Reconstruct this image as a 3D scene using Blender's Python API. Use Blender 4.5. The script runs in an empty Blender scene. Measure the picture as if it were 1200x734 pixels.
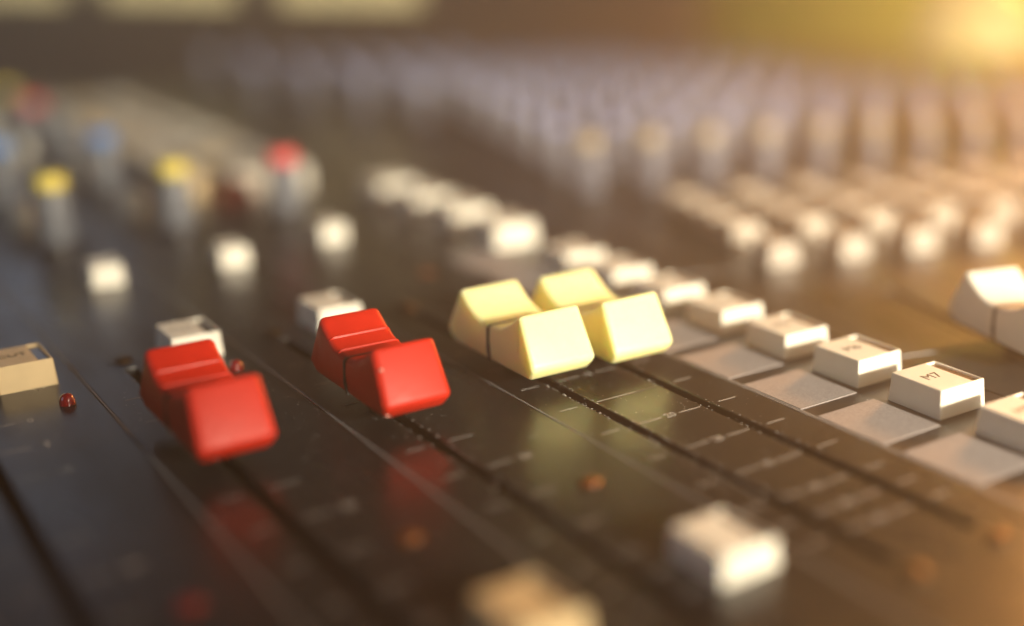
import bpy, bmesh, math, random
from mathutils import Vector, Matrix
random.seed(7)
S = bpy.context.scene
COL = S.collection
R = math.radians
MM = 0.001                      # everything below is laid out in millimetres

# ------------------------------------------------------------------ camera
cam_d = bpy.data.cameras.new('camera')
cam = bpy.data.objects.new('camera', cam_d); COL.objects.link(cam); S.camera = cam
P, W = R(15.6), R(37.1)
FW = Vector((math.sin(W)*math.cos(P), math.cos(W)*math.cos(P), -math.sin(P)))
RT = Vector((math.cos(W), -math.sin(W), 0)); UP = RT.cross(FW)
CAM = Vector((0, 0, 78))
m = Matrix.Identity(4)
for i in range(3):
    m[i][0] = RT[i]; m[i][1] = UP[i]; m[i][2] = -FW[i]; m[i][3] = CAM[i]*MM
cam.matrix_world = m
cam_d.sensor_width = 36; cam_d.lens = 1465/1200*36
cam_d.shift_x = -0.15; cam_d.shift_y = -0.031
cam_d.clip_start = 0.005; cam_d.clip_end = 60
cam_d.dof.use_dof = True; cam_d.dof.focus_distance = 0.215; cam_d.dof.aperture_fstop = 3.25

# ------------------------------------------------------------------ world, lights, exposure
world = bpy.data.worlds.new('World'); S.world = world; world.use_nodes = True
bg = world.node_tree.nodes['Background']
bg.inputs[0].default_value = (0.62, 0.66, 0.75, 1); bg.inputs[1].default_value = 0.10
S.view_settings.view_transform = 'Standard'; S.view_settings.look = 'None'
S.view_settings.exposure = -0.1; S.view_settings.gamma = 1
def area(name, loc, target, size, power, colour):
    d = bpy.data.lights.new(name, 'AREA'); d.shape = 'DISK'; d.size = size; d.energy = power; d.color = colour
    o = bpy.data.objects.new(name, d); COL.objects.link(o)
    o.location = Vector(loc)*MM
    o.rotation_euler = (Vector(target)-Vector(loc)).to_track_quat('-Z', 'Y').to_euler()
    return o
def spot(name, loc, target, radius, power, colour, cone, blend):
    d = bpy.data.lights.new(name, 'SPOT'); d.shadow_soft_size = radius; d.energy = power; d.color = colour
    d.spot_size = R(cone); d.spot_blend = blend
    o = bpy.data.objects.new(name, d); COL.objects.link(o)
    o.location = Vector(loc)*MM
    o.rotation_euler = (Vector(target)-Vector(loc)).to_track_quat('-Z', 'Y').to_euler()
    return o
spot('key_lamp', (340, -1250, 450), (235, 220, 0), 0.05, 1300, (1.0, 0.88, 0.68), 19, 1.0)
area('fill_lamp', (130, 1250, 340), (90, 350, 0), 0.35, .5, (0.68, 0.80, 1.0))
spot('veil_lamp', (1150, 500, 325), (450, 180, 0), 0.15, 340, (1.0, 0.41, 0.10), 31, 1.0)  # added out of view, lights the haze into an orange veil
area('wall_tint_light', (1080, 720, 300), (1200, 840, 0), 0.2, 11, (0.58, 0.80, 0.05))  # added yellow-green wash on the far wall, no lamp stands there
area('left_fill', (-750, 330, 420), (110, 300, 0), 0.5, 2.2, (0.58, 0.77, 1.0))  # added cool fill for the left faces, no window there

# ------------------------------------------------------------------ materials
def mat(name, col, rough=0.4, spec=0.5, noise=0.0, nscale=600, bump=0.0, bscale=3000, coat=0, emit=None, estr=0, trans=0, sss=0, metal=0, rvar=0.0, ssscale=.0012):
    M = bpy.data.materials.new(name); M.use_nodes = True
    nt = M.node_tree; b = nt.nodes['Principled BSDF']
    b.inputs['Base Color'].default_value = (*col, 1); b.inputs['Roughness'].default_value = rough
    b.inputs['Specular IOR Level'].default_value = spec; b.inputs['Metallic'].default_value = metal
    b.inputs['Coat Weight'].default_value = coat; b.inputs['Transmission Weight'].default_value = trans
    if sss:
        b.inputs['Subsurface Weight'].default_value = sss
        b.inputs['Subsurface Radius'].default_value = (1, .7, .4); b.inputs['Subsurface Scale'].default_value = ssscale
    if emit:
        b.inputs['Emission Color'].default_value = (*emit, 1); b.inputs['Emission Strength'].default_value = estr
    tc = nt.nodes.new('ShaderNodeTexCoord')
    if noise or rvar:
        n = nt.nodes.new('ShaderNodeTexNoise'); n.inputs['Scale'].default_value = nscale; n.inputs['Detail'].default_value = 6
        nt.links.new(tc.outputs['Object'], n.inputs['Vector'])
        if noise:
            mx = nt.nodes.new('ShaderNodeMix'); mx.data_type = 'RGBA'
            mx.inputs[6].default_value = (*[c*(1-noise) for c in col], 1); mx.inputs[7].default_value = (*[min(1, c*(1+noise)) for c in col], 1)
            nt.links.new(n.outputs['Fac'], mx.inputs[0]); nt.links.new(mx.outputs[2], b.inputs['Base Color'])
        if rvar:
            mr = nt.nodes.new('ShaderNodeMapRange'); mr.inputs[1].default_value = .3; mr.inputs[2].default_value = .7
            mr.inputs[3].default_value = rough-rvar; mr.inputs[4].default_value = rough+rvar
            nt.links.new(n.outputs['Fac'], mr.inputs[0]); nt.links.new(mr.outputs[0], b.inputs['Roughness'])
    if bump:
        n2 = nt.nodes.new('ShaderNodeTexNoise'); n2.inputs['Scale'].default_value = bscale; n2.inputs['Detail'].default_value = 4
        nt.links.new(tc.outputs['Object'], n2.inputs['Vector'])
        bp = nt.nodes.new('ShaderNodeBump'); bp.inputs['Strength'].default_value = bump; bp.inputs['Distance'].default_value = 0.0001
        nt.links.new(n2.outputs['Fac'], bp.inputs['Height']); nt.links.new(bp.outputs['Normal'], b.inputs['Normal'])
    return M

def panel_mat(name, col, rough, dust):
    M = mat(name, col, rough, 0.5, bump=0.10, bscale=2200)
    nt = M.node_tree; b = nt.nodes['Principled BSDF']; tc = nt.nodes['Texture Coordinate']
    # slightly worn sheen: long smears along the fader travel, fine specks of dust
    mp = nt.nodes.new('ShaderNodeMapping'); mp.inputs['Scale'].default_value = (1, .25, 1)
    nt.links.new(tc.outputs['Object'], mp.inputs['Vector'])
    n = nt.nodes.new('ShaderNodeTexNoise'); n.inputs['Scale'].default_value = 90; n.inputs['Detail'].default_value = 7
    nt.links.new(mp.outputs['Vector'], n.inputs['Vector'])
    mr = nt.nodes.new('ShaderNodeMapRange'); mr.inputs[1].default_value = .3; mr.inputs[2].default_value = .7
    mr.inputs[3].default_value = rough-.06; mr.inputs[4].default_value = rough+.08
    nt.links.new(n.outputs['Fac'], mr.inputs[0]); nt.links.new(mr.outputs[0], b.inputs['Roughness'])
    v = nt.nodes.new('ShaderNodeTexVoronoi'); v.inputs['Scale'].default_value = 520; v.inputs['Randomness'].default_value = 1
    nt.links.new(tc.outputs['Object'], v.inputs['Vector'])
    lt = nt.nodes.new('ShaderNodeMath'); lt.operation = 'LESS_THAN'; lt.inputs[1].default_value = 0.075
    nt.links.new(v.outputs['Distance'], lt.inputs[0])
    sep = nt.nodes.new('ShaderNodeSeparateColor'); nt.links.new(v.outputs['Color'], sep.inputs[0])
    g = nt.nodes.new('ShaderNodeMath'); g.operation = 'GREATER_THAN'; g.inputs[1].default_value = 1-dust
    nt.links.new(sep.outputs[0], g.inputs[0])
    mu = nt.nodes.new('ShaderNodeMath'); mu.operation = 'MULTIPLY'
    nt.links.new(lt.outputs[0], mu.inputs[0]); nt.links.new(g.outputs[0], mu.inputs[1])
    mx = nt.nodes.new('ShaderNodeMix'); mx.data_type = 'RGBA'
    mx.inputs[6].default_value = (*col, 1); mx.inputs[7].default_value = (.32, .31, .29, 1)
    nt.links.new(mu.outputs[0], mx.inputs[0]); nt.links.new(mx.outputs[2], b.inputs['Base Color'])
    return M

MT = dict(
 panel=panel_mat('panel_black_anodised', (.013, .013, .014), .30, .30),
 plain=panel_mat('panel_bare', (.026, .024, .023), .34, .15),
 chassis=mat('chassis_black', (.01, .01, .01), .6),
 edge=mat('seam_highlight_grey', (.22, .22, .22), .45, .5),  # pale grey stands for the highlight on the seam bevels
 slot=mat('slot_black', (.004, .004, .004), .5),
 print_=mat('silkscreen_print', (.30, .29, .28), .6),
 red=mat('red_plastic', (.45, .016, .005), .45, .3, noise=.07, nscale=500, bump=.22, bscale=3500, rvar=.05, sss=.08),
 yellow=mat('yellow_plastic', (.93, .86, .40), .38, .45, noise=.05, nscale=400, bump=.15, bscale=3500, sss=.7, ssscale=.005),
 white=mat('white_plastic', (.72, .69, .60), .4, .45, noise=.06, nscale=300, bump=.1, sss=.1),
 cream=mat('tan_cream_plastic', (.62, .47, .26), .45, .4, noise=.15, nscale=250, bump=.1),
 beige=mat('beige_plastic', (.46, .41, .34), .45, .4, noise=.08, nscale=300),
 dullw=mat('dull_white_plastic', (.38, .34, .29), .45, .4, noise=.08, nscale=300),
 greyb=mat('grey_plastic', (.20, .20, .20), .45),
 pad=mat('grey_label_pad', (.27, .245, .24), .75, .25, noise=.55, nscale=3200, bump=.5, bscale=4000),
 chip_glint=mat('worn_chip_glint', (.75, .50, .42), .5),
 black=mat('black_plastic', (.012, .012, .012), .35),
 window_recess=mat('smoked_window', (.035, .025, .018), .2, .5),
 recess_brown=mat('recess_shade_brown', (.16, .085, .035), .25, .5),  # shade inside the button recess, put into the colour
 ink=mat('legend_ink', (.03, .018, .014), .6),
 redled=mat('red_led_dome', (.15, .004, .004), .08, .6, coat=.5, sss=.3),
 amber=mat('amber_led', (.12, .035, .006), .35, .3),
 chrome=mat('screw_brass', (.12, .07, .035), .45, .5, metal=1),
 knob=mat('knob_grey', (.085, .095, .115), .38, .5, noise=.1, bump=.1),
 wknob=mat('knob_pale_grey', (.085, .09, .12), .4, .5, noise=.1, bump=.1),
 capy=mat('cap_yellow', (.72, .58, .08), .4), capr=mat('cap_red', (.70, .07, .07), .4), capb=mat('cap_blue', (.07, .22, .55), .4),
 capg=mat('cap_grey', (.16, .17, .18), .4), capl=mat('cap_lilac', (.24, .27, .46), .4), capt=mat('cap_tan', (.38, .31, .21), .4),
 wood=mat('bridge_brown', (.075, .05, .038), .45, noise=.2, nscale=60),
 dial=mat('meter_dial_lit', (.75, .66, .36), .5, emit=(1.0, .80, .38), estr=.75),
 wall=mat('wall_plaster', (.34, .27, .21), .8, noise=.08, nscale=12),
 shade=mat('lamp_shade_glow', (.8, .7, .3), .4, emit=(.95, .88, .36), estr=.3),
 metal=mat('lamp_metal', (.05, .05, .05), .3, metal=1),
 dust=mat('dust', (.55, .53, .5), .9),
 table=mat('table_black', (.03, .03, .03), .6),
)

# ------------------------------------------------------------------ mesh helpers
def link(name, me, material, parent=None, loc=None, rotz=0):
    o = bpy.data.objects.new(name, me); COL.objects.link(o)
    if material is not None and not me.materials: me.materials.append(material)
    if parent: o.parent = parent
    if loc is not None: o.location = Vector(loc)*MM
    if rotz: o.rotation_euler = (0, 0, rotz)
    return o
def to_mesh(bm, name, smooth=False):
    bmesh.ops.recalc_face_normals(bm, faces=bm.faces)
    bmesh.ops.scale(bm, vec=(MM, MM, MM), verts=bm.verts)
    me = bpy.data.meshes.new(name); bm.to_mesh(me); bm.free()
    if smooth:
        for p in me.polygons: p.use_smooth = True
    return me
def box(bm, x0, x1, y0, y1, z0, z1, tx=0, ty=0):
    v = [bm.verts.new((x, y, z)) for z, a in ((z0, 0), (z1, 1)) for x, y in ((x0+a*tx, y0+a*ty), (x1-a*tx, y0+a*ty), (x1-a*tx, y1-a*ty), (x0+a*tx, y1-a*ty))]
    for f in ((0, 1, 2, 3), (4, 5, 6, 7), (0, 1, 5, 4), (1, 2, 6, 5), (2, 3, 7, 6), (3, 0, 4, 7)): bm.faces.new([v[i] for i in f])
def bevel(o, w, seg=2, ang=35):
    b = o.modifiers.new('bevel', 'BEVEL'); b.width = w*MM; b.segments = seg; b.limit_method = 'ANGLE'; b.angle_limit = R(ang)
    b.harden_normals = False
def smooth(me):
    for p in me.polygons: p.use_smooth = True
    me.set_sharp_from_angle(angle=R(38))
def lathe(prof, n=20, name='lathe', ribs=0, closed_top=True):
    bm = bmesh.new(); rings = []
    for r, z in prof:
        ring = []
        for i in range(n):
            a = 2*math.pi*i/n
            rr = r*(1-ribs*(i % 2)) if ribs else r
            ring.append(bm.verts.new((rr*math.cos(a), rr*math.sin(a), z)))
        rings.append(ring)
    for a, b in zip(rings, rings[1:]):
        for i in range(n): bm.faces.new((a[i], a[(i+1) % n], b[(i+1) % n], b[i]))
    if closed_top: bm.faces.new(rings[-1])
    bm.faces.new(rings[0][::-1])
    me = to_mesh(bm, name); smooth(me); return me
def plate(x0, x1, y0, y1, z0, z1, holes):
    """a plate with rectangular openings, cut as one clean mesh"""
    xs = sorted({x0, x1, *[h[0] for h in holes], *[h[1] for h in holes]})
    ys = sorted({y0, y1, *[h[2] for h in holes], *[h[3] for h in holes]})
    bm = bmesh.new(); vt = {}
    def V(x, y, z):
        k = (x, y, z)
        if k not in vt: vt[k] = bm.verts.new(k)
        return vt[k]
    def solid(i, j):
        if i < 0 or j < 0 or i >= len(xs)-1 or j >= len(ys)-1: return False
        cx, cy = (xs[i]+xs[i+1])/2, (ys[j]+ys[j+1])/2
        return not any(h[0] < cx < h[1] and h[2] < cy < h[3] for h in holes)
    for i in range(len(xs)-1):
        for j in range(len(ys)-1):
            if not solid(i, j): continue
            a, b, c, d = xs[i], xs[i+1], ys[j], ys[j+1]
            bm.faces.new((V(a, c, z1), V(b, c, z1), V(b, d, z1), V(a, d, z1)))
            bm.faces.new((V(a, d, z0), V(b, d, z0), V(b, c, z0), V(a, c, z0)))
            if not solid(i-1, j): bm.faces.new((V(a, c, z0), V(a, c, z1), V(a, d, z1), V(a, d, z0)))
            if not solid(i+1, j): bm.faces.new((V(b, d, z0), V(b, d, z1), V(b, c, z1), V(b, c, z0)))
            if not solid(i, j-1): bm.faces.new((V(b, c, z0), V(b, c, z1), V(a, c, z1), V(a, c, z0)))
            if not solid(i, j+1): bm.faces.new((V(a, d, z0), V(a, d, z1), V(b, d, z1), V(b, d, z0)))
    return bm
TXT = {}
def text_mesh(s, size):
    if (s, size) in TXT: return TXT[(s, size)]
    cu = bpy.data.curves.new('legend', 'FONT'); cu.body = s; cu.size = size*MM; cu.align_x = 'CENTER'; cu.align_y = 'CENTER'
    cu.extrude = 0.00003; cu.resolution_u = 3
    o = bpy.data.objects.new('tmp', cu); COL.objects.link(o)
    me = bpy.data.meshes.new_from_object(o.evaluated_get(bpy.context.evaluated_depsgraph_get()))
    bpy.data.objects.remove(o); TXT[(s, size)] = me
    me.name = 'legend'; return me
def tag(o, label, cat=None, group=None, kind=None):
    if label: o['label'] = label
    if cat: o['category'] = cat
    if group: o['group'] = group
    if kind: o['kind'] = kind
    return o

# ------------------------------------------------------------------ the console: chassis and panels
con = bpy.data.objects.new('mixing_console', None); COL.objects.link(con)
con.location = (0, 0, -0.062)
tag(con, 'large dark mixing console with red and yellow fader knobs and white buttons', 'mixing console')
ROOT = bpy.data.objects.new('x', None); bpy.data.objects.remove(ROOT)
def part(name, me, material, loc=(0, 0, 0), rotz=0, parent=None):
    o = link(name, me, material, parent or con, None, rotz)
    o.location = Vector(loc)*MM + (Vector((0, 0, .062)) if parent is None else Vector())
    return o
WA = R(-16); WO = Vector((190, 200, 0)); WU = Vector((math.cos(WA), math.sin(WA), 0)); WV = Vector((-math.sin(WA), math.cos(WA), 0))
def wing(u, v, z=0): return WO + WU*u + WV*v + Vector((0, 0, z))

PITCH = 29.0; X0 = 44.2
SLOT_Y0, SLOT_Y1 = 98.5, 235.0
def slots_of(xs): return [(x-1.05, x+1.05, SLOT_Y0, SLOT_Y1) for x in xs]
panels = []
def panel(x0, x1, slot_xs, material, y0=40, y1=700):
    me = to_mesh(plate(x0+.32, x1-.04, y0, y1, -1.6, 0, slots_of(slot_xs)), 'channel_panel')
    o = part('channel_panel', me, material); bevel(o, .22, 2); panels.append(o)
    bm = bmesh.new(); box(bm, x0+.02, x0+.30, y0, y1, -.5, .03); part('seam_highlight', to_mesh(bm, 'seam_highlight'), MT['edge'], parent=o)  # pale strip: light caught on the panel bevel, painted in
    for sx in slot_xs:
        bm = bmesh.new(); box(bm, sx-3, sx+3, SLOT_Y0-2, SLOT_Y1+2, -7, -5)
        part('slot_liner', to_mesh(bm, 'slot_liner'), MT['slot'], parent=o)
    return o
CH = {}
for k in (-2, -1, 0, 1):
    x = X0+k*PITCH; CH[k] = panel(x, x+PITCH, [x+8.9], MT['panel'])
xm = X0+2*PITCH
CH[2] = panel(xm, 137.2, [110.9, 126.9], MT['panel'])
CH[3] = panel(137.2, 170.5, [], MT['plain'])
# infill between the straight desk and the angled right wing, and the wing itself
WN = 18; WP = 19.6; U0 = -24.8
def wing_front(k): return max(-150, (171.3-190-.9613*(U0+WP*k))/.27564)
tip = wing(U0, 0); vq = wing_front(0)
def infill(pts):
    bm = bmesh.new(); n = len(pts)
    lo = [bm.verts.new((*p, -1.6)) for p in pts]; hi = [bm.verts.new((*p, 0)) for p in pts]
    bm.faces.new(hi); bm.faces.new(lo[::-1])
    for i in range(n): bm.faces.new((lo[i], lo[(i+1) % n], hi[(i+1) % n], hi[i]))
    o = part('infill_panel', to_mesh(bm, 'infill_panel'), MT['plain'])
def w2(u, v): return tuple(wing(u, v)[:2])
infill([w2(U0-.12, vq), w2(U0-.12, 520), (170.56, 720)])
for k in range(3):
    f0, f1 = wing_front(k), wing_front(k+1)
    infill([(170.56, wing(U0+WP*k, f0).y-1), w2(U0+WP*(k+1)-.2, f0-.06), w2(U0+WP*(k+1)-.2, f1)])
for k in range(WN):
    f = wing_front(k); s0 = max(-110, f+6); hx = 3.8 if k == 2 else WP/2
    hole = [(hx-1.05, hx+1.05, s0, -8)] if k >= 2 else []
    o = part('wing_panel', to_mesh(plate(.12, WP-.12, f, 520, -1.6, 0, hole), 'wing_panel'), MT['plain'], wing(U0+WP*k, 0), WA); bevel(o, .22, 2)
    if hole:
        bm = bmesh.new(); box(bm, hx-3, hx+3, s0-2, -5, -7, -5)
        part('slot_liner', to_mesh(bm, 'slot_liner'), MT['slot'], parent=o)
# chassis under everything
bm = bmesh.new()
out = [(-14, 36), (172, 36), tuple(wing(U0+WN*WP+2, -152)[:2]), tuple(wing(U0+WN*WP+2, 524)[:2]), (300, 740), (-14, 740)]
lo = [bm.verts.new((*p, -62)) for p in out]; hi = [bm.verts.new((*p, -8)) for p in out]
bm.faces.new(hi); bm.faces.new(lo[::-1])
for i in range(len(out)): bm.faces.new((lo[i], lo[(i+1) % len(out)], hi[(i+1) % len(out)], hi[i]))
part('chassis', to_mesh(bm, 'chassis'), MT['chassis'])

# ---- silkscreened fader scales (flat print)
TICKS = [(218, '0'), (205.5, '5'), (193, '10'), (181, '15'), (168.3, ''), (155.8, '20'), (143.2, '25'), (131.1, '30'), (120.7, '40'), (114.2, '50'), (108, '60')]
TICKME = {}
def scale_print(parent, segs):
    for x0, x1, y in segs:
        l = round(x1-x0, 2)
        if l not in TICKME:
            bm = bmesh.new(); box(bm, -l/2, l/2, -.12, .12, .012, .035); TICKME[l] = to_mesh(bm, 'scale_marking')
        part('scale_marking', TICKME[l], MT['print_'], ((x0+x1)/2, y, 0), 0, parent)
def number(parent, s, x, y, size=2.2):
    part('scale_number', text_mesh(s, size), MT['print_'], (x, y, .03), 0, parent)
for k in (-2, -1, 0, 1):
    sx = X0+k*PITCH+8.9; segs = []
    for y, s in TICKS:
        if y == 181: continue
        segs.append((sx-5.4, sx-2.4, y)); segs.append((sx+1.9, sx+6.2, y))
        if s and y > 150: number(CH[k], s, sx+8.6, y)
    scale_print(CH[k], segs)
segs = []
for y, s in TICKS:
    segs += [(104.9, 108.4, y), (112.4, 117.0, y), (120.6, 125.2, y), (129.2, 133.0, y)]
    if s: number(CH[2], s, 118.8, y)
    else: segs[-3] = (112.4, 125.2, y)
scale_print(CH[2], segs)
# thin printed rule beside the grey pads
bm = bmesh.new(); box(bm, 137.7, 137.95, 60, 262, .012, .035); part('printed_rule', to_mesh(bm, 'printed_rule'), MT['print_'], parent=CH[3])

# ---- screws at the slot ends: countersunk dish + raised slotted dome
def screw_me():
    bm = bmesh.new()
    n = 20; prof = [(1.75, .03), (1.6, .3), (1.2, .62), (.6, .78), (.15, .82)]
    rings = [[bm.verts.new((r*math.cos(2*math.pi*i/n), r*math.sin(2*math.pi*i/n), z)) for i in range(n)] for r, z in prof]
    for a, b in zip(rings, rings[1:]):
        for i in range(n): bm.faces.new((a[i], a[(i+1) % n], b[(i+1) % n], b[i]))
    bm.faces.new(rings[-1]); bm.faces.new(rings[0][::-1])
    me = to_mesh(bm, 'screw'); smooth(me); return me
SCREW = screw_me()
WASH = lathe([(2.9, .004), (2.8, .12), (1.9, .10)], 24, 'washer')
bm = bmesh.new(); box(bm, -.25, .25, -1.2, 1.2, 1.1, 1.45); SCREWSLOT = to_mesh(bm, 'screw_slot')
def screw(x, y, parent):
    o = part('screw', SCREW, MT['chrome'], (x, y, 0), random.random()*3, parent)
    part('washer', WASH, MT['black'], (x, y, 0), 0, parent)
for k in (-2, -1, 0, 1):
    sx = X0+k*PITCH+8.9; screw(sx, 240, CH[k]); screw(sx, 94.3, CH[k])
for sx in (110.9, 126.9): screw(sx, 240, CH[2]); screw(sx, 94.3, CH[2])

# ---- fader knobs
def round_corner(p0, p1, p2, r, n=4):
    a, b, c = Vector(p0), Vector(p1), Vector(p2); u = (a-b).normalized(); v = (c-b).normalized()
    r = min(r, (a-b).length*.48, (c-b).length*.48)
    A, C = b+u*r, b+v*r
    return [tuple(A*(1-t)**2 + b*2*t*(1-t) + C*t*t) for t in [i/n for i in range(n+1)]]
def knob_mesh(w, ribbed, er=.9):
    L, zb, zt, zs, rg = 15.8, 2.9, 14.1, 9.6, 10.5
    sad = []; n = 18
    for i in range(n+1):
        y = -rg + 2*rg*i/n
        sad.append((y, zs + (zt-zs)*abs(y/rg)**2.1))
    pts = [(-13.6, zb), (-L, 5.2), (-rg-.3, zt)] + sad[1:-1] + [(rg+.3, zt), (L, 5.2), (13.6, zb)]
    N = len(pts); prof = []
    for i, p in enumerate(pts):
        r = {1: 1.2, 2: 1.5, N-3: 1.5, N-2: 1.2, 0: .5, N-1: .5}.get(i)
        if r: prof += round_corner(pts[i-1], p, pts[(i+1) % N], r)
        else:
            prof.append(p)
            j = i-3
            if ribbed and 0 <= j < n-2 and j % 3 == 1 and abs(p[0]) > 2.2:
                y, z = p; y2, z2 = pts[i+1]; ym, zm = (y+y2)/2, (z+z2)/2
                nx, nz = -(z2-z), (y2-y); l = math.hypot(nx, nz)
                prof += [(y*.68+y2*.32, z*.68+z2*.32), (ym+nx/l*.24, zm+nz/l*.24), (y*.32+y2*.68, z*.32+z2*.68)]
    # inward normals of the outline
    k = len(prof); nor = []
    for i in range(k):
        a, b = Vector(prof[i-1]), Vector(prof[(i+1) % k]); t = (b-a).normalized(); nor.append(Vector((t.y, -t.x)))
    bm = bmesh.new()
    def hw(z): return w/2 - max(0, z-5.2)*.055 - max(0, 5.2-z)*.15
    rings = []
    ph = [math.pi/2*i/4 for i in range(5)]
    for sgn, order in ((-1, ph), (1, ph[::-1])):
        for f in order:
            ring = []
            for (y, z), nn in zip(prof, nor):
                q = Vector((y, z)) + nn*er*(1-math.sin(f))
                ring.append(bm.verts.new((sgn*(hw(z)-er*(1-math.cos(f))), q.x, q.y)))
            rings.append(ring)
    for A, B in zip(rings, rings[1:]):
        for i in range(k): bm.faces.new((A[i], A[(i+1) % k], B[(i+1) % k], B[i]))
    for ring, sgn in ((rings[0], -1), (rings[-1], 1)):       # flanks: strip under the saddle, then the convex foot
        idx = [i for i in range(k) if ring[i].co.z > 7.6]
        low = [bm.verts.new((sgn*hw(7.0), ring[i].co.y, 7.0)) for i in idx]
        for a in range(len(idx)-1): bm.faces.new((ring[idx[a]], ring[idx[a+1]], low[a+1], low[a]))
        rest = [ring[i % k] for i in range(idx[-1], idx[0]+k+1)]
        bm.faces.new(rest + low)
    return to_mesh(bm, 'fader_knob')
def line_mesh(w):
    # the pointer line: a thin inlay over the saddle and down both flanks
    bm = bmesh.new(); t = .06; h = .42
    a, zb, zs = w/2, 3.05, 9.6
    def hw(z): return w/2 - max(0, z-5.2)*.055 - max(0, 5.2-z)*.15
    box(bm, -hw(zs)+.25, hw(zs)-.25, -h, h, zs-.4, zs+t)
    for s in (-1, 1):
        zz = [zb, 5.2, zs-.35]; vs = []
        for z in zz: vs.append([bm.verts.new((s*(hw(z)+t), -h, z)), bm.verts.new((s*(hw(z)+t), h, z)), bm.verts.new((s*(hw(z)-.4), h, z)), bm.verts.new((s*(hw(z)-.4), -h, z))])
        for p, q in zip(vs, vs[1:]):
            for i in range(4): bm.faces.new((p[i], p[(i+1) % 4], q[(i+1) % 4], q[i]))
        bm.faces.new(vs[0]); bm.faces.new(vs[-1])
    return to_mesh(bm, 'pointer_line')
STEM = None
def fader(x, y, w, material, ribbed, label, rotz=0, bw=.6, group=None):
    global STEM
    me = knob_mesh(w, ribbed, bw); o = part('fader_knob', me, material, (x, y, 0), rotz)
    smooth(me); o['label'] = label
    part('pointer_line', line_mesh(w), MT['black'], parent=o)
    if STEM is None:
        bm = bmesh.new(); box(bm, -.6, .6, -4, 4, -6, 6); STEM = to_mesh(bm, 'stem')
    part('stem', STEM, MT['slot'], parent=o)
    return o
fader(53.1, 190.0, 12.1, MT['red'], True, 'out-of-focus red fader knob in front of a white CUT button', bw=1.15)
RED2 = fader(82.1, 189.8, 12.1, MT['red'], True, 'sharp red fader knob with ribbed saddle and black pointer line', bw=1.15)
chip_glint = lathe([(.3, -.1), (.34, .05), (.2, .16), (.05, .19)], 8, 'chip_glint')  # worn nicks with their pale glint put into the colour
for (cx_, cy_, cz_) in ((-5.05, -13.0, 11.0), (-5.0, -14.1, 3.6)):
    part('chip_glint', chip_glint, MT['chip_glint'], (cx_, cy_, cz_), 0, RED2)
fader(110.6, 191.0, 13.2, MT['yellow'], False, 'pale yellow fader knob between the red knob and the other yellow one', bw=.8)
fader(126.9, 189.5, 13.2, MT['yellow'], False, 'pale yellow fader knob beside the grey label pads', bw=.8)
fader(24.1, 70, 11.6, MT['red'], True, 'red fader knob pulled down to the bottom of its slot', bw=1.15)
fw_ = wing(4, -55)
fader(192.4, 141.2, 13.2, MT['white'], False, 'white fader knob on the angled right wing', WA, .8)

# ---- buttons: square cap, recessed dark strip, printed legend
def button_parts(w, d, h, win):
    # cap with a sunken strip along its right side
    t = .35
    x0, x1, y0, y1 = -w/2+t, w/2-t, -d/2+t, d/2-t
    bm = bmesh.new()
    hx0, hx1, hy0, hy1 = x1-win-.35, x1-.35, y0+.45, y1-.45
    vt = {}
    def V(x, y, z):
        k = (round(x, 4), round(y, 4), round(z, 4))
        if k not in vt: vt[k] = bm.verts.new((x, y, z))
        return vt[k]
    xs, ys = [x0, hx0, hx1, x1], [y0, hy0, hy1, y1]
    for i in range(3):
        for j in range(3):
            z = h
            if i == 1 and j == 1: z = h-.7
            bm.faces.new((V(xs[i], ys[j], z), V(xs[i+1], ys[j], z), V(xs[i+1], ys[j+1], z), V(xs[i], ys[j+1], z)))
    for a, b in (((hx0, hy0), (hx1, hy0)), ((hx1, hy0), (hx1, hy1)), ((hx1, hy1), (hx0, hy1)), ((hx0, hy1), (hx0, hy0))):
        bm.faces.new((V(*a, h), V(*b, h), V(*b, h-.7), V(*a, h-.7)))
    top = [(x, y0) for x in xs] + [(x1, y) for y in ys[1:]] + [(x, y1) for x in xs[::-1][1:]] + [(x0, y) for y in ys[::-1][1:-1]]
    bot = [(x*(w/2)/(w/2-t), y*(d/2)/(d/2-t)) for x, y in top]
    n = len(top)
    for i in range(n):
        j = (i+1) % n
        bm.faces.new((V(*bot[i], -.4), V(*bot[j], -.4), V(*top[j], h), V(*top[i], h)))
    bm.faces.new([V(*p, -.4) for p in bot][::-1])
    cap = to_mesh(bm, 'push_button'); smooth(cap)
    bm = bmesh.new(); box(bm, hx0+.05, hx1-.05, hy0+.05, hy1-.05, h-.68, h-.45); winm = to_mesh(bm, 'window_recess')
    return cap, winm, (x0+hx0)/2
BT = {}
def button(x, y, w, d, h, win, capmat, winmat, legend=None, lsize=2.3, label=None, parent=None, rotz=0, detail=True):
    key = (w, d, h, win, capmat.name, winmat.name)
    if key not in BT:
        c, wn, lx = button_parts(w, d, h, win)
        c.materials.append(capmat); wn.materials.append(winmat); BT[key] = (c, wn, lx)
    c, wn, lx = BT[key]
    o = part('push_button', c, None, (x, y, random.uniform(-.25, .15)), rotz+R(random.uniform(-1.2, 1.2))); bevel(o, .32, 3, 40)
    if detail: part('window_recess', wn, None, parent=o)  # dark strip; on the M buttons its brown is painted recess shade
    if legend: part('legend', text_mesh(legend, lsize), MT['ink'], (lx, .2, h+.005), 0, o)
    if label: o['label'] = label
    return o
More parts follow.
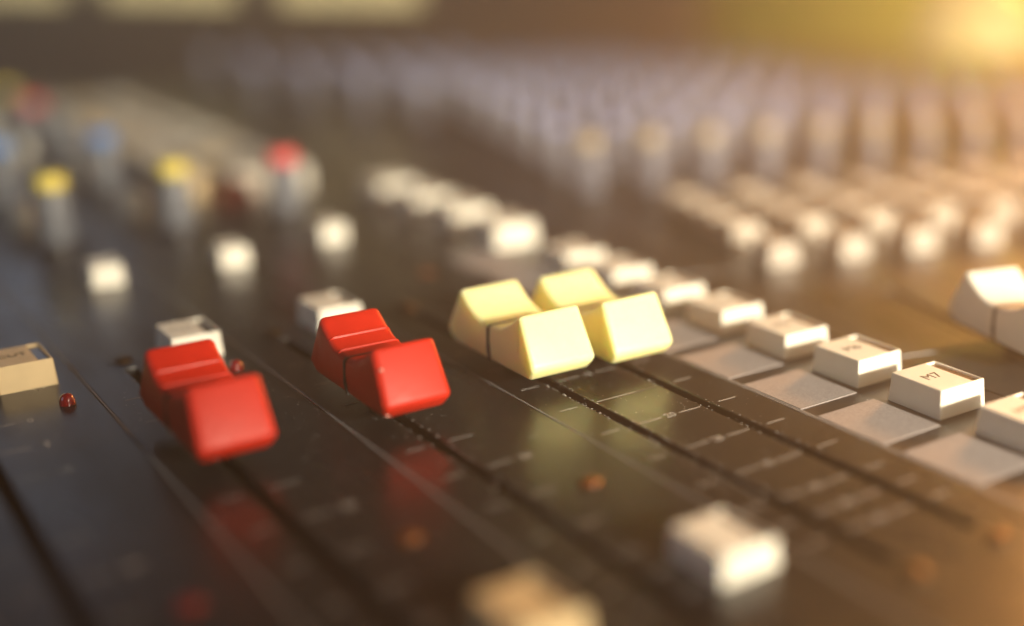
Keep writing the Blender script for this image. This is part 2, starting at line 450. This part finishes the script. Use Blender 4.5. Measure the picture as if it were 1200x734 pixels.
# CUT buttons above the faders
button(35.6, 239.6, 9.6, 11.6, 5.0, 1.9, MT['cream'], MT['window_recess'], 'CUT', 2.5, 'tan CUT button beside a red LED')  # tan puts the weaker, more orange light at left into the colour
button(64.8, 238.0, 9.6, 11.6, 5.0, 1.9, MT['white'], MT['window_recess'], 'CUT', 2.5, 'white CUT button behind the blurred red fader knob')
button(93.6, 238.6, 9.6, 11.6, 5.0, 1.9, MT['white'], MT['window_recess'], 'CUT', 2.5, 'white CUT button behind the sharp red fader knob')
# M buttons of the master section and the grey label pads beside them
padbm = bmesh.new(); box(padbm, -6.65, 6.65, -7.5, 7.5, .004, .16); PAD = to_mesh(padbm, 'label_pad')
for i in range(9):
    y = 132.7 + 19*(i-1)
    n = 8-i
    if n >= 1: button(158.7, y, 11.3, 12.0, 4.9, 2.1, MT['white'], MT['recess_brown'], 'M%d' % n, 3.1)
    part('label_pad', PAD, MT['pad'], (144.6, y+.1, 0), 0, CH[3])
for i in range(4):
    button(158.0, 279+23*i, 12.5, 14, 6.5, 1.7, MT['white'], MT['recess_brown'])
# white buttons at the near end of the strips
for k, mt in ((0, MT['cream']), (1, MT['white']), (-1, MT['cream'])):
    button(X0+k*PITCH+20.6, 111.8, 9.6, 11.5, 4.1, 1.5, mt, MT['window_recess'])
# single small buttons further up the strips
for k in (-1, 0, 1, 2):
    button(X0+k*PITCH+20.3, 309 if k == 2 else 300, 7.2, 8.5, 4.9, 1.1, MT['white'], MT['window_recess'])

capcopies = {}
def per_mat(me, material):
    k = (me.name, material.name)
    if k not in capcopies:
        c = me.copy(); c.materials.clear(); c.materials.append(material); capcopies[k] = c
    return capcopies[k]
# ---- LEDs
LED = lathe([(1.35, 0), (1.3, .7), (1.05, 1.4), (.65, 1.8), (.12, 1.95)], 24, 'led')
for k in (-1, 0, 1):
    o = part('led', LED, MT['redled'], (X0+k*PITCH+24.2, 222.3, 0)); o['label'] = 'small red LED dome'
ALED = lathe([(1.8, 0), (1.7, .3), (1.2, .6), (.6, .75), (.1, .8)], 24, 'led')
for k, mt in ((-1, MT['redled']), (0, MT['amber']), (1, MT['amber'])):
    part('led', per_mat(ALED, mt), None, (X0+k*PITCH+20.0, 141.6, 0))
part('led', per_mat(ALED, MT['amber']), None, (127.5, 263, 0))

# ---- rotary knobs: ribbed body, coloured cap, black skirt
BODY = lathe([(4.7, 1.2), (4.65, 2.0), (4.4, 15.2), (4.1, 15.8)], 40, 'rotary_knob', ribs=.05)
CAPM = lathe([(3.75, 15.85), (3.75, 16.2), (3.6, 18.9), (3.2, 19.4)], 24, 'cap')
SKIRT = lathe([(6.6, 0), (6.5, 1.2), (4.9, 1.9)], 28, 'skirt')
bm = bmesh.new(); box(bm, -.35, .35, 1.0, 3.4, 19.35, 19.5); POINT = to_mesh(bm, 'pointer')
def rotary(p, body, cap, full=True, scale=1.0, label=None):
    o = part('rotary_knob', per_mat(BODY, body), None, p, random.uniform(-2.2, 2.2))
    part('cap', per_mat(CAPM, cap), None, parent=o)
    part('skirt', per_mat(SKIRT, MT['black']), None, parent=o)
    if full: part('pointer', per_mat(POINT, MT['print_']), None, parent=o)
    if scale != 1: o.scale = (scale,)*3
    if label: o['label'] = label
    return o
K = MT['knob']
rows = [(341, ['capb', 'capy', 'capy', 'capr']), (408, ['capy', 'capb', 'capb', 'capg']), (455, ['capg', 'capg', 'capg', 'capg']), (508, ['capr', 'capr', 'capr', 'capr']),
        (556, ['capy', 'capy', 'capy', 'capg'])]
for y, caps in rows:
    for j, cp in enumerate(caps):
        k = j-1
        if k == 2 and y > 350: continue
        rotary((X0+k*PITCH+18.6+((-.5, .5, 1.5, 2.5)[j] if y < 350 else 0), y, 0), K, MT[cp], label={'capy': 'dark grey rotary knob with yellow cap', 'capb': 'dark grey rotary knob with blue cap', 'capr': 'dark grey rotary knob with red cap'}.get(cp))
# round white push buttons between the knob rows
ROUND = lathe([(3.6, 0), (3.6, 7.2), (3.3, 7.9), (2.6, 8.2)], 24, 'round_button')
for k in (-1, 0, 1, 2):
    for dx, y in ((16, 368), (16, 437), (10.0, 482), (7, 532)):
        if k == 2: continue
        part('round_button', ROUND, MT['white'], (X0+k*PITCH+dx, y, 0))
bm = bmesh.new()
button(119, 373, 9, 10, 6, 1.2, mat('dull_red_plastic', (.30, .03, .015), .4), MT['window_recess'], label='dull red push button among the rotary knobs')
# button field beside the rotary knobs; beige puts shade on white buttons
for i in range(3):
    for j in range(14):
        button(113+14*i, 388+16.2*j, 11.2, 12.4, 7, 1.5, MT[random.choice(('beige', 'beige', 'white', 'cream', 'greyb'))], MT['window_recess'], detail=False)

# ---- right wing: white cut buttons, beige button block, rows of knobs
def in_view(p):
    d = p-CAM; z = d.dot(FW); px = 780+1465*d.dot(RT)/z
    return -40 < px < 1290 and z < 655
for k in range(WN):
    u = U0+WP*(k+.5)
    for v, mt, w in ((23, 'dullw', 8.5), (44, 'beige', 9), (58, 'beige', 9), (72, 'beige', 9), (86, 'beige', 9)):
        if k == 0: continue
        p = wing(u, v)
        if in_view(p): button(p.x, p.y, w, 10.5, 6, 1.3, MT[mt], MT['window_recess'], rotz=WA, detail=False)
    for r in range(15):
        p = wing(u, 112+33*r)
        if in_view(p) and p.y < 690: rotary(p, MT['wknob'], MT['capt'] if r == 0 else MT['capl'], full=False, scale=1.0)

for c_ in range(1, 6):        # knobs on the wedge between the straight desk and the wing
    for r in range(4+c_, 15):
        p = wing(U0+WP*(.5-c_), 112+33*r)
        if in_view(p) and p.x > 196 and p.y < 690: rotary(p, MT['wknob'], MT['capl'], full=False)
# ------------------------------------------------------------------ meter bridge behind the desk
BD = Vector((.624, -.781, 0)).normalized(); BN = Vector((.781, .624, 0)).normalized()   # along, and away from the camera
BO = Vector((180, 840, 0)); BR = math.atan2(BD.y, BD.x)
br = bpy.data.objects.new('meter_bridge', None); COL.objects.link(br); br.location = (BO+Vector((0, 0, -62)))*MM; br.rotation_euler = (0, 0, BR)
tag(br, 'brown meter bridge with lit yellow dials standing behind the console', 'meter bridge')
bm = bmesh.new(); box(bm, -300, 392, 0, 90, 0, 168)
o = link('housing', to_mesh(bm, 'housing'), MT['wood'], br); bevel(o, 4, 2)
for t in (-202, -89, 27, 144):
    bm = plate(t-3, t+92, 0, 62, -4, 0, [(t+1, t+88, 4, 58)])
    me = to_mesh(bm, 'bezel'); bz = link('vu_meter', me, MT['black'], br, (0, -.1, 97)); bz.rotation_euler = (R(90), 0, 0)
    bm = bmesh.new(); box(bm, t+1, t+88, 4, 58, .3, 1.2); link('dial', to_mesh(bm, 'dial'), MT['dial'], bz)
    bm = bmesh.new(); box(bm, t+44, t+44.9, 8, 48, 1.6, 2.0); link('needle', to_mesh(bm, 'needle'), MT['black'], bz)

# ------------------------------------------------------------------ gooseneck lamp added for the yellow glow over the right wing
def pix(x, y, depth): return CAM + FW*depth + RT*((x-780)/1465*depth) - UP*((y-330)/1465*depth)
lp = pix(1145, 15, 540)
gl = bpy.data.objects.new('glow_gooseneck', None); COL.objects.link(gl); gl.location = Vector((lp.x+14, lp.y+16, 0))*MM
tag(gl, 'gooseneck lamp added to give the yellow glow over the far knobs of the right wing', 'lamp')
zl = lp.z
HOOD = lathe([(27, -15), (26.5, -9), (21, 6), (11, 13), (3, 15)], 28, 'shade')
sh = link('shade', HOOD, MT['shade'], gl, (-14, -16, zl))
path = [(0, 0, 0), (0, 0, 30), (1, 1, zl+10), (-2, -3, zl+30), (-9, -10, zl+34), (-14, -16, zl+24), (-14, -16, zl+12)]
cu = bpy.data.curves.new('neck', 'CURVE'); cu.dimensions = '3D'; sp = cu.splines.new('BEZIER'); sp.bezier_points.add(len(path)-1)
for b, p in zip(sp.bezier_points, path): b.co = Vector(p)*MM; b.handle_left_type = b.handle_right_type = 'AUTO'
cu.bevel_depth = .0022; cu.resolution_u = 6
to = bpy.data.objects.new('tmp', cu); COL.objects.link(to)
me = bpy.data.meshes.new_from_object(to.evaluated_get(bpy.context.evaluated_depsgraph_get())); bpy.data.objects.remove(to)
smooth(me); link('neck', me, MT['metal'], gl)
link('base', lathe([(9, 0), (9, 4), (6, 7)], 24, 'base'), MT['metal'], gl)
d = bpy.data.lights.new('lamp_bulb', 'POINT'); d.energy = .04; d.color = (.60, .90, .10); d.shadow_soft_size = .012
lo_ = bpy.data.objects.new('lamp_bulb', d); COL.objects.link(lo_); lo_.parent = gl; lo_.location = Vector((-14, -16, zl-20))*MM

# ------------------------------------------------------------------ wall and table
bm = bmesh.new(); box(bm, -2200, 2600, 900, 920, -62, 1900)
o = link('wall', to_mesh(bm, 'wall'), MT['wall'], None, (152, 708, 0), BR); o['kind'] = 'structure'
bm = bmesh.new(); box(bm, -1500, 2600, -900, 2600, -82, -62.2)
o = link('table', to_mesh(bm, 'table'), MT['table']); o['kind'] = 'structure'

# ------------------------------------------------------------------ dust on the near panels
bm = bmesh.new()
for i in range(1500):
    x = random.uniform(45, 152); y = random.uniform(120, 225); r = random.choice((.05, .06, .07, .09, .12, .16))
    a = random.random()*6.28
    vs = [bm.verts.new((x+r*math.cos(a+t)*random.uniform(.6, 1.5), y+r*math.sin(a+t)*random.uniform(.6, 1.5), .02+.06*random.random())) for t in (0, 2.1, 4.2)]
    bm.faces.new(vs)
for i in range(420):      # grit gathered along the edges of the fader slots
    sx = random.choice((110.9, 110.9, 110.9, 126.9, 82.1)); y = random.uniform(120, 182); x = sx+random.choice((-1, 1))*random.uniform(1.0, 1.5); r = random.choice((.07, .09, .12, .17))
    a = random.random()*6.28
    vs = [bm.verts.new((x+r*math.cos(a+t)*random.uniform(.6, 1.4), y+r*math.sin(a+t)*random.uniform(.6, 1.4), .02+.12*random.random())) for t in (0, 1.6, 3.1, 4.7)]
    bm.faces.new(vs)
o = link('dust', to_mesh(bm, 'dust'), MT['dust']); tag(o, 'pale dust specks lying on the dark panels', 'dust', None, 'stuff')

# ------------------------------------------------------------------ added thin haze that carries the orange veil, closed box round everything
HZ = bpy.data.materials.new('veil_haze'); HZ.use_nodes = True; nt = HZ.node_tree
nt.nodes.remove(nt.nodes['Principled BSDF'])
pv = nt.nodes.new('ShaderNodeVolumePrincipled'); pv.inputs['Color'].default_value = (.92, .90, .88, 1)
pv.inputs['Density'].default_value = 0.9; pv.inputs['Anisotropy'].default_value = 0.67
nt.links.new(pv.outputs[0], nt.nodes['Material Output'].inputs['Volume'])
bm = bmesh.new(); box(bm, -4200, 4200, -3200, 4200, -1100, 2300)
o = link('haze', to_mesh(bm, 'haze'), HZ); tag(o, 'thin haze added to carry the orange veil over the console', 'haze', None, 'stuff')
